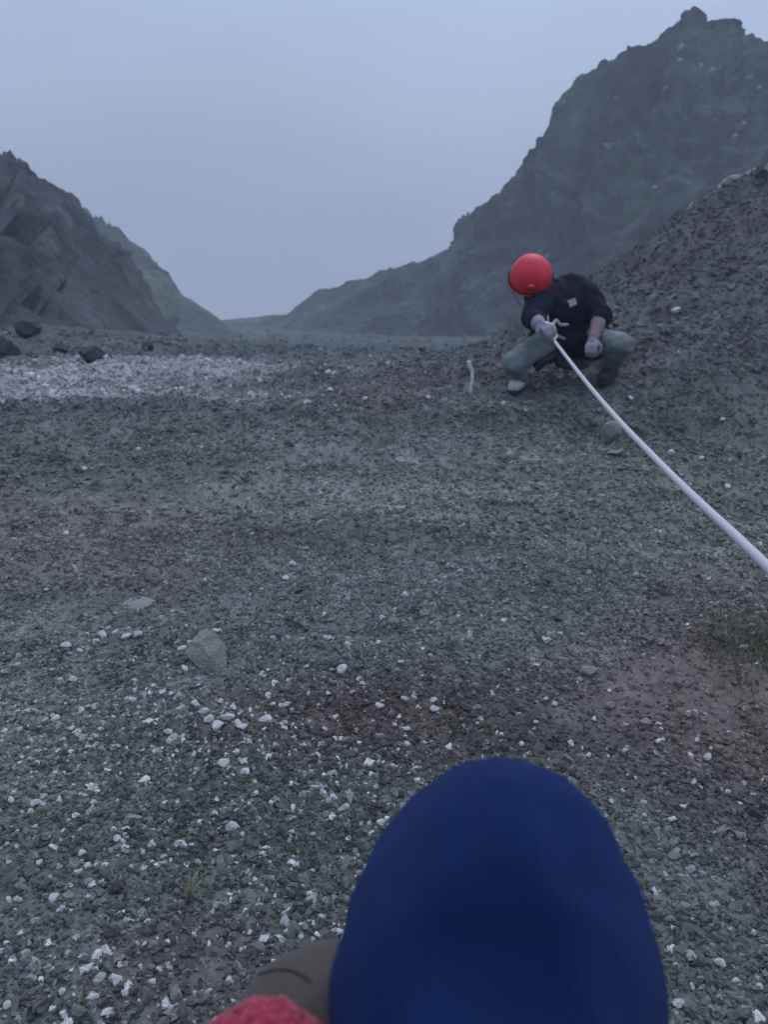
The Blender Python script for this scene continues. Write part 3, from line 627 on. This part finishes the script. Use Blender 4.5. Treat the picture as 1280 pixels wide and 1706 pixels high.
# shoes set on the ground
def shoe(an, toe, mat, nm='shoe'):
    t = (toe-an); t.z = 0; t.normalize(); w = an + OFF
    zz = gz1(w.x+t.x*.08, w.y+t.y*.08) - OFF.z
    bm = bmesh.new(); h = Vector((an.x, an.y, zz+.05))
    add_limb(bm, [an, h+t*-.02], [.045, .045]); add_limb(bm, [h+t*-.04, h+t*.07+Vector((0,0,-.005)), h+t*.155+Vector((0,0,-.012))], [.042, .044, .036])
    o = fuse(nm, bm, .006, mat, cl, 2)
    bm = bmesh.new(); add_limb(bm, [h+t*-.045+Vector((0,0,-.03)), h+t*.06+Vector((0,0,-.036)), h+t*.16+Vector((0,0,-.034))], [.04, .045, .037])
    bmesh.ops.scale(bm, vec=(1, 1, .45), space=Matrix.Translation(-(h+Vector((0,0,-.038)))), verts=bm.verts)
    s_ = fuse('sole', bm, .006, M_sole, o, 1); return o
shoe(anL, L(850, 650, 4.40), M_shoe); shoe(anR, L(1006, 612, 4.5), M_dkshoe)
# helmet: shell with rim, ridges, headlamp and chin straps; tipped forwards with the bent head
up = (Vector((-.05, -.50, .86))).normalized(); fw = (facedir - up*facedir.dot(up)).normalized(); rt = fw.cross(up)
HM = Matrix((rt, fw, up)).transposed()
hc = L(885, 460, 4.60)
bm = bmesh.new(); nu, nv = 40, 22; rows = []
for j in range(nv+1):
    th = (j/nv)*R(112); row = []
    for i in range(nu):
        ph = 6.28318*i/nu; cut = 1.0
        x, y_, z = math.sin(th)*math.cos(ph), math.sin(th)*math.sin(ph), math.cos(th)
        rr = .124 * (1 + .012*math.cos(6*ph)*math.sin(th)**2)
        if j == nv: rr *= 1.045
        row.append(bm.verts.new(hc + HM @ Vector((x*rr*.97, y_*rr*1.04, z*rr*.98))))
    rows.append(row)
for a, b in zip(rows, rows[1:]):
    for i in range(nu):
        try: bm.faces.new((a[i], b[i], b[(i+1) % nu], a[(i+1) % nu]))
        except ValueError: pass
bmesh.ops.remove_doubles(bm, verts=bm.verts, dist=.0005)
bmesh.ops.recalc_face_normals(bm, faces=bm.faces)
hm = plain('helmet', bm, M_helmet, cl); so = hm.modifiers.new('thick', 'SOLIDIFY'); so.thickness = .006; so.offset = -1
def HP(x, y_, z, k=1.0): 
    v = Vector((x, y_, z)).normalized()*.124*k; return hc + HM @ v
bm = bmesh.new()   # rolled lip round the edge of the shell
th = R(112); tube(bm, [hc + HM @ Vector((math.sin(th)*math.cos(a)*.124*1.02, math.sin(th)*math.sin(a)*.124*1.09, math.cos(th)*.124*1.02)) for a in np.linspace(0, 6.28318, 48)], .005, 8); plain('rim', bm, M_helmet, hm)
bm = bmesh.new(); tube(bm, [HP(math.cos(a)*.98, math.sin(a), -.10-.22*math.sin(a), 1.03) for a in np.linspace(0, 6.28318, 40)], .005, 8); plain('lamp_band', bm, M_black, hm)
bm = bmesh.new(); lc = HP(.0, 1, .16, 1.06); add_ball(bm, lc, .016, (1.3, .7, .7), HM); add_ball(bm, lc + HM @ Vector((0, .009, .004)), .009); plain('headlamp', bm, M_lamp, hm)
bm = bmesh.new()
for s_ in (-1, 1):
    tube(bm, bez([HP(.95*s_, .25, -.3, .97), hc + HM @ Vector((.075*s_, .06, -.12)), hc + HM @ Vector((0, .085, -.175))], 8), .005, 6)
plain('chin_strap', bm, M_web, hm)
bm = bmesh.new(); add_ball(bm, head + fq @ Vector((0, .012, .012)), .094, (.9, 1.02, 1.0), fq); add_limb(bm, [F(-.05, -.03, -.06), F(.05, -.03, -.06)], [.045, .045]); fuse('hair', bm, .008, M_hair, cl, 1)
# neck gaiter under the chin
bm = bmesh.new(); add_limb(bm, [L(892, 492, 4.62), L(904, 500, 4.66)], [.068, .075]); fuse('neck_gaiter', bm, .008, M_black, cl, 2, ((20, 20, 20), .004, 3))
# logo patch dropped on the jacket
jb = bvh_of(jk)
def onjacket(px, py, lift=.003):
    d = P(px, py, 1).normalized(); h = jb.ray_cast(-OFF, d)
    return (h[0] - d*lift) if h[0] is not None else L(px, py, 4.6)
bm = bmesh.new()
cs = [onjacket(a, b, .006) for a, b in ((939, 503), (959, 496), (962, 507), (942, 515))]; ce = [onjacket(a, b, -.004) for a, b in ((939, 503), (959, 496), (962, 507), (942, 515))]
f_ = [bm.verts.new(c) for c in cs]; k_ = [bm.verts.new(c) for c in ce]
bm.faces.new(f_); bm.faces.new(k_[::-1])
for i in range(4): bm.faces.new((f_[i], f_[(i+1) % 4], k_[(i+1) % 4], k_[i]))
bmesh.ops.recalc_face_normals(bm, faces=bm.faces); plain('logo_patch', bm, M_patch, cl, False)['label'] = 'small white patch on the dark jacket'
# harness
hb = bpy.data.objects.new('harness', None); COL.objects.link(hb); hb.parent = cl
bm = bmesh.new(); c0 = L(946, 563, 4.81)
tube(bm, [c0 + Vector((math.cos(a)*.142, math.sin(a)*.142, .02*math.sin(a*2))) for a in np.linspace(0, 6.28318, 36)], .017, 8); plain('waist_belt', bm, M_black, hb)
for h_, k_n in ((hiL, knL), (hiR, knR)):
    ax = (k_n-h_).normalized(); u = ax.cross(Vector((0, 0, 1))).normalized(); w_ = ax.cross(u); cc = h_.lerp(k_n, .22)
    bm = bmesh.new(); tube(bm, [cc + (u*math.cos(a)+w_*math.sin(a))*.104 for a in np.linspace(0, 6.28318, 30)], .013, 8); plain('leg_loop', bm, M_black, hb)
tie = L(917, 556, 4.40)
bm = bmesh.new(); tube(bm, bez([c0+Vector((-.02, -.13, 0)), tie+Vector((.0, .08, .0)), tie], 8), .010, 8); plain('belay_loop', bm, M_web, hb)
def ring(c, a, b, rx, rz, r, n=28):
    return [c + a*math.cos(t)*rx + b*math.sin(t)*rz for t in np.linspace(0, 6.28318, n)]
bm = bmesh.new(); tube(bm, ring(tie+Vector((0,-.01,.01)), Vector((1,0,.2)).normalized(), Vector((-.2,0,1)).normalized(), .028, .045, 0), .0065, 8); plain('carabiner', bm, M_metal, hb)
bm = bmesh.new(); add_limb(bm, [L(910, 541, 4.38), L(916, 554, 4.36)], [.020, .028]); fuse('descender', bm, .005, M_metal, hb, 1)
bm = bmesh.new(); tube(bm, bez([onjacket(909, 497, .012), onjacket(910, 512, .02), L(913, 528, 4.46), L(915, 545, 4.40)], 8), .0055, 6); plain('lanyard', bm, M_web, hb)
bm = bmesh.new(); q = onjacket(912, 515, .02); add_limb(bm, [q+Vector((0,0,.012)), q-Vector((0,0,.014))], [.012, .013]); fuse('buckle', bm, .004, M_metal, hb, 1)
bm = bmesh.new(); tube(bm, bez([L(918, 546, 4.36), L(927, 534, 4.42), L(934, 541, 4.44), onjacket(946, 541, .012)], 8), .009, 8); plain('sling', bm, M_web, hb)
# dark strap end hanging from the harness
bm = bmesh.new(); pe = [L(930, 590, 4.62), L(917, 596, 4.52), L(906, 604, 4.48), L(893, 614, 4.50)]
tube(bm, bez(pe, 8), [.013+.012*(i/24) for i in range(25)], 8); plain('gear_strap', bm, M_black, hb)
bm = bmesh.new(); add_limb(bm, [L(934, 588, 4.62), L(932, 606, 4.60)], [.035, .022]); fuse('seat_shadow', bm, .006, M_black, hb, 2)  # solid black lump standing for the shadow under the seat

# ---- rope
def mat_rope():
    m, N, Lk, b = mat_new('rope_sheath')
    at = N.new('ShaderNodeTexCoord'); mp = N.new('ShaderNodeMapping'); mp.inputs['Scale'].default_value = (1, 1, 1)
    w = N.new('ShaderNodeTexWave'); w.wave_type = 'BANDS'; w.bands_direction = 'DIAGONAL'; w.inputs['Scale'].default_value = 110; w.inputs['Distortion'].default_value = 6
    Lk.new(at.outputs['Object'], w.inputs['Vector'])
    r = N.new('ShaderNodeValToRGB'); r.color_ramp.elements[0].color = (.46, .47, .50, 1); r.color_ramp.elements[1].color = (.70, .71, .74, 1); Lk.new(w.outputs[0], r.inputs[0])
    Lk.new(r.outputs[0], b.inputs['Base Color']); b.inputs['Roughness'].default_value = .8
    bp = N.new('ShaderNodeBump'); bp.inputs['Strength'].default_value = .3; bp.inputs['Distance'].default_value = .001; Lk.new(w.outputs[0], bp.inputs['Height']); Lk.new(bp.outputs[0], b.inputs['Normal'])
    return m
M_rope = mat_rope()
a0 = P(918, 560, 4.38); a1 = P(1030, 706, 2.75); a2 = P(1150, 828, 1.72); a3 = P(1282, 948, 1.12); dr = (a3-a0).normalized()
def onl(px, py, D): return P(px, py, D)
# straight taut run: points on one 3-D line from the climber to past the camera
a3 = P(1284, 948, 1.12)
pts = bez([a0, P(972, 630, 3.12), P(1027, 695, 2.37), P(1090, 761, 1.90), P(1150, 821, 1.55), P(1215, 882, 1.31), a3], 12)
end = a3 + (a3-P(1150, 828, 1.55)).normalized()*2.2; end.z = gz1(end.x, end.y)+.03
pts += [a3.lerp(end, t) for t in np.linspace(0.02, 1, 40)]
bm = bmesh.new(); tube(bm, pts, .0078, 12)
rp = plain('rope', bm, M_rope, None); tag(rp, 'taut pale climbing rope running from the harness of the climber to the right edge', 'rope')
# knot at the harness
bm = bmesh.new(); kc = a0
for k in range(3): tube(bm, ring(kc + dr*(.01*k-.005), Vector((.8, 0, .5)).normalized(), Vector((-.3, -.8, .5)).normalized(), .021, .021, 0), .0075, 8)
tube(bm, bez([kc+dr*-.06, kc+dr*-.02+Vector((.02,0,.01)), kc+dr*.05+Vector((.026,0,.004)), kc+dr*.09+Vector((.012,0,-.012))], 8), .0075, 8)
plain('knot', bm, M_rope, rp)
single_anchor = rock_mesh('anchor_boulder', 909, 3, .3, 6); single_anchor.materials.append(M_darkrock)
o = link('anchor_boulder', single_anchor); o.location = end + Vector((0, 0, -.02)); o.scale = (.5, .5, .35); tag(o, 'dark boulder out of view that the rope runs to', 'boulder')

# ---- pale stick left of the climber
g = G(783, 655); D = float(pxof(g.x, g.y, g.z)[2]); k = D/FPX
bm = bmesh.new(); pp = bez([g+Vector((.0, 0, -.01)), g+Vector((3*k, 0, 16*k)), g+Vector((3.5*k, 0.01, 32*k)), g+Vector((-1*k, 0.01, 44*k)), g+Vector((-3*k, .01, 52*k))], 6)
pp = [p-g for p in pp]; tube(bm, pp, [2.6*k+1.6*k*max(0, (i-14)/10) for i in range(len(pp))], 8)
me = bpy.data.meshes.new('stick'); bm.to_mesh(me); bm.free(); me.materials.append(M_white); st = link('stick', me); st.location = g
tag(st, 'crooked white stick standing upright in the scree left of the climber', 'stick')

# ---- small plant and moss
M_leaf = mat_simple('yellow_green_leaf', (.27, .28, .19), .8, 50, .3, .2, .001)
M_moss = mat_simple('dull_moss', (.20, .22, .15), .95, 50, .3, .3, .002)
def tuft(px, py, h, n, label, mat, spread=.35):
    g = G(px, py); root = bpy.data.objects.new('plant', None); COL.objects.link(root); root.location = g; tag(root, label, 'plant')
    for i in range(n):
        bm = bmesh.new(); a = random.uniform(0, 6.28); l_ = h*random.uniform(.6, 1.1); lean = random.uniform(.1, spread)
        d = Vector((math.cos(a)*lean, math.sin(a)*lean*.6, 1)); w = h*.09; side = Vector((-math.sin(a), math.cos(a), 0))
        prev = None
        for j in range(5):
            t = j/4; c = d*l_*t + Vector((math.cos(a), math.sin(a), 0))*l_*.25*t*t; ww = w*(math.sin(3.14*(.15+.85*t))+.08)
            cur = (bm.verts.new(c-side*ww), bm.verts.new(c+side*ww))
            if prev: bm.faces.new((prev[0], prev[1], cur[1], cur[0]))
            prev = cur
        o = plain('leaf', bm, mat, root); so = o.modifiers.new('t', 'SOLIDIFY'); so.thickness = .0006
tuft(314, 1508, .042, 6, 'small yellow green plant growing alone in the left foreground gravel', M_leaf)
n = 1800; x = g_moss.x + rng.normal(.04, .08, n); y = g_moss.y + rng.normal(0, .08, n); z = gz(x, y)
VV = []; FF = []
for i in range(n):
    a = rng.uniform(0, 6.28); h = rng.uniform(.004, .014); w = .0022; c, s_ = math.cos(a), math.sin(a); lx, ly = rng.normal(0, .006, 2)
    b = len(VV); VV += [(x[i]-c*w, y[i]-s_*w, z[i]-.002), (x[i]+c*w, y[i]+s_*w, z[i]-.002), (x[i]+lx, y[i]+ly, z[i]+h+.008)]; FF.append((b, b+1, b+2))
ms = link('moss', np_mesh('moss', np.array(VV), np.array(FF), False), M_moss); tag(ms, 'patch of dull green moss at the right edge of the slope', kind='stuff')

# ---- photographer: seated, knees drawn up just below the camera
def mat_knit(name, col, rib=420, bdist=.0012):
    m, N, Lk, b = mat_new(name)
    t = N.new('ShaderNodeTexCoord'); mp = N.new('ShaderNodeMapping'); Lk.new(t.outputs['Object'], mp.inputs[0])
    w = N.new('ShaderNodeTexWave'); w.bands_direction = 'X'; w.inputs['Scale'].default_value = 84; w.inputs['Distortion'].default_value = 5; w.inputs['Detail'].default_value = 2; w.inputs['Detail Scale'].default_value = 12
    Lk.new(mp.outputs[0], w.inputs['Vector'])
    n = N.new('ShaderNodeTexNoise'); n.inputs['Scale'].default_value = 260; Lk.new(t.outputs['Object'], n.inputs['Vector'])
    a = N.new('ShaderNodeMath'); a.operation = 'MULTIPLY_ADD'; Lk.new(n.outputs[0], a.inputs[0]); a.inputs[1].default_value = .7; Lk.new(w.outputs[0], a.inputs[2])
    r = N.new('ShaderNodeMapRange'); r.inputs[1].default_value = 0; r.inputs[2].default_value = 1.7; r.inputs[3].default_value = .80; r.inputs[4].default_value = 1.20; Lk.new(a.outputs[0], r.inputs[0])
    v = N.new('ShaderNodeVectorMath'); v.operation = 'SCALE'; v.inputs[0].default_value = col; Lk.new(r.outputs[0], v.inputs['Scale']); Lk.new(v.outputs[0], b.inputs['Base Color'])
    b.inputs['Roughness'].default_value = .9; b.inputs['Specular IOR Level'].default_value = .06; b.inputs['Sheen Weight'].default_value = .13; b.inputs['Sheen Tint'].default_value = (.35, .4, .9, 1)
    bp = N.new('ShaderNodeBump'); bp.inputs['Strength'].default_value = .5; bp.inputs['Distance'].default_value = bdist; Lk.new(a.outputs[0], bp.inputs['Height']); Lk.new(bp.outputs[0], b.inputs['Normal'])
    return m
M_blue = mat_knit('blue_rib_knit', (.0075, .024, .098))
M_brown = mat_simple('brown_trouser', (.088, .074, .070), .9, 400, .15, .2, .0006, sheen=.1)
M_seam = mat_simple('trouser_seam', (.060, .050, .048), .9, 200, .15, .2, .0005)
M_red = mat_simple('red_fleece', (.36, .022, .06), .95, 220, .45, .9, .004, sheen=.4)
M_boot = mat_simple('brown_boot', (.09, .07, .06), .7, 60, .2, .3, .001)
pb = Vector((.03, -.12, gz1(.03, -.12))); ph = bpy.data.objects.new('person', None); COL.objects.link(ph); ph.location = pb
tag(ph, 'photographer seated at the bottom edge, dark blue knitted knee raised beside a red fleece cuff', 'person')
def Q(v): return Vector(v) - pb
pv_ = Q((.02, -.16, -.60)); ch = Q((.0, -.30, -.28)); nk = Q((.0, -.29, -.05)); hd = Q((.0, -.235, .085))
kR = Q(P(826, 1570, .395)); kL = Q(P(562, 1790, .42)); hR = Q((.10, -.13, -.57)); hL = Q((-.08, -.13, -.60))
aR = Vector((kR.x+.02, kR.y+.10, gz1(.08, .42)-pb.z+.09)); aL = Vector((kL.x-.05, kL.y+.06, gz1(-.06, .36)-pb.z+.09))
bm = bmesh.new()
add_limb(bm, [pv_, ch, nk, hd], [.13, .13, .06, .055]); add_ball(bm, hd, .09, (.88, 1.05, 1.15)); add_limb(bm, [hd+Vector((0, .03, -.05)), hd+Vector((0, .05, -.085))], [.06, .035])
add_limb(bm, [hd+Vector((0, .085, .02)), hd+Vector((0, .108, -.018))], [.009, .015]); add_limb(bm, [hd+Vector((-.024, .084, -.05)), hd+Vector((.024, .084, -.05))], [.007, .007])
for s_ in (-1, 1): add_ball(bm, hd+Vector((.079*s_, -.005, 0)), .026, (.35, .6, 1))
sL = ch+Vector((-.19, .0, .12)); eL = Q((-.24, -.16, -.52)); wL = Q((-.155, .12, -.455)) 
sR = ch+Vector((.19, .0, .12)); eR = Q((.25, -.16, -.38)); wR = Q((.10, -.09, -.16))
for q in ((sL, eL, wL), (sR, eR, wR)): add_limb(bm, [ch, *q], [.09, .055, .04, .027])
for q in ((hR, kR, aR), (hL, kL, aL)): add_limb(bm, [pv_, *q], [.10, .075, .05, .035])
hand(bm, wR, Vector((-.3, .3, .9)), Vector((-.6, .3, 0)), 1)
hand(bm, wL, Vector((.9, .15, -.3)), Vector((0, .2, -1)), -1)
fuse('body', bm, .007, M_skin, ph, 2)
bm = bmesh.new(); add_limb(bm, [pv_+Vector((0, -.02, .04)), ch, ch+Vector((0, 0, .12)), nk], [.15, .165, .13, .07])
add_limb(bm, [ch, sL, eL, eL.lerp(wL, .9)], [.12, .08, .06, .05]); add_limb(bm, [ch, sR, eR, eR.lerp(wR, .9)], [.12, .08, .06, .045])
fuse('fleece_jacket', bm, .008, M_red, ph, 2, ((9, 9, 9), .008, 6))
# left cuff seen at the bottom edge
bm = bmesh.new(); c1 = Q(P(436, 1776, .345)); c2 = Q(P(300, 1920, .33)); c3 = Q(P(535, 1800, .35))
add_limb(bm, [c2, c1, c3], [.032, .0265, .0185]); cf = fuse('cuff', bm, .0018, M_red, ph, 1, ((190, 190, 190), .0014, 4)); cf['label'] = 'fluffy red fleece cuff'
# brown trousers
bm = bmesh.new(); add_limb(bm, [pv_, pv_+Vector((0, 0, .03))], [.14, .135])
tl = kL + (kL-hL).normalized()*.0
add_limb(bm, [pv_, hL, hL.lerp(kL, .55), kL, kL.lerp(aL, .4), kL.lerp(aL, .95)], [.11, .10, .078, .064, .062, .05])
add_limb(bm, [pv_, hR, hR.lerp(kR, .5)], [.11, .10, .08]); add_limb(bm, [kR.lerp(aR, .3), kR.lerp(aR, .95)], [.06, .05])
tr = fuse('trousers', bm, .005, M_brown, ph, 3, ((9, 9, 9), .003, 15))
tbv = bvh_of(tr)
sp_ = []
for px, py in [(404,1650),(416,1634),(432,1624),(450,1618),(470,1615),(488,1618),(504,1625),(518,1636)]:
    d = P(px, py, 1).normalized(); h = tbv.ray_cast(-pb, d)
    if h[0] is not None: sp_.append(h[0] - d*.0003)
if len(sp_) > 3:
    bm = bmesh.new(); tube(bm, bez(sp_, 4), .0008, 6); plain('seam', bm, M_seam, tr)
# blue knit over the raised knee
bm = bmesh.new()
kt = Q(P(842, 1402, .425))
add_limb(bm, [kt, kt.lerp(kR, .5)+Vector((0,0,.003)), kR, Q(P(831, 1670, .378)), Q(P(828, 1800, .352)), hR.lerp(kR, .35)], [.0440, .0625, .0765, .0795, .0735, .080], 48); add_limb(bm, [kR, kR.lerp(aR, .45)], [.062, .062])
fuse('knitted_knee_cover', bm, .0045, M_blue, ph, 14, ((11, 8, 5), .0040, 31))
kc_ = COL.objects[-1] if COL.objects[-1].name.startswith('knitted') else bpy.data.objects['knitted_knee_cover']; kc_['label'] = 'dark blue fine ribbed knit over the raised knee'
kb = bvh_of(kc_)
for px, py, dep, rad in ((768, 1590, .011, .024), (925, 1600, .012, .028), (775, 1700, .008, .03), (905, 1730, .010, .03)):   # hollows each side of the stretched fold
    d = P(px, py, 1).normalized(); h = kb.ray_cast(-pb, d)
    if h[0] is None: continue
    for v in kc_.data.vertices:
        q = (v.co-h[0]).length/rad
        if q < 2.5: v.co += d*dep*math.exp(-q*q)
kc_.data.update()
bm = bmesh.new(); add_ball(bm, hd+Vector((0, -.012, .02)), .1, (.9, 1.05, 1.08)); fuse('knit_hat', bm, .008, M_black, ph, 1)
bm = bmesh.new(); bmesh.ops.create_cube(bm, size=1); bmesh.ops.scale(bm, vec=(.074, .009, .152), verts=bm.verts); bmesh.ops.bevel(bm, geom=bm.edges, offset=.003, segments=2, affect='EDGES')
me = bpy.data.meshes.new('phone'); bm.to_mesh(me); bm.free(); me.materials.append(M_black); fo = link('phone', me); fo.location = (0, -.022, -.045); fo.rotation_euler = (-PITCH, 0, 0)  # phone out of view, added to block skylight from the knee
tag(fo, 'unseen black phone held up by the photographer, added to shade the knee', 'phone')
for an, tdir in ((aR, Vector((.1, 1, 0))), (aL, Vector((-.15, 1, 0)))):
    t = tdir.normalized(); bm = bmesh.new(); h = Vector((an.x, an.y, an.z-.05))
    add_limb(bm, [an+Vector((0,0,.04)), h-t*.02], [.052, .048]); add_limb(bm, [h-t*.05, h+t*.07, h+t*.16], [.044, .046, .038]); b_o = fuse('boot', bm, .006, M_boot, ph, 2)
    bm = bmesh.new(); add_limb(bm, [h-t*.055+Vector((0,0,-.03)), h+t*.165+Vector((0,0,-.03))], [.03, .03]); fuse('sole', bm, .006, M_sole, b_o, 1)
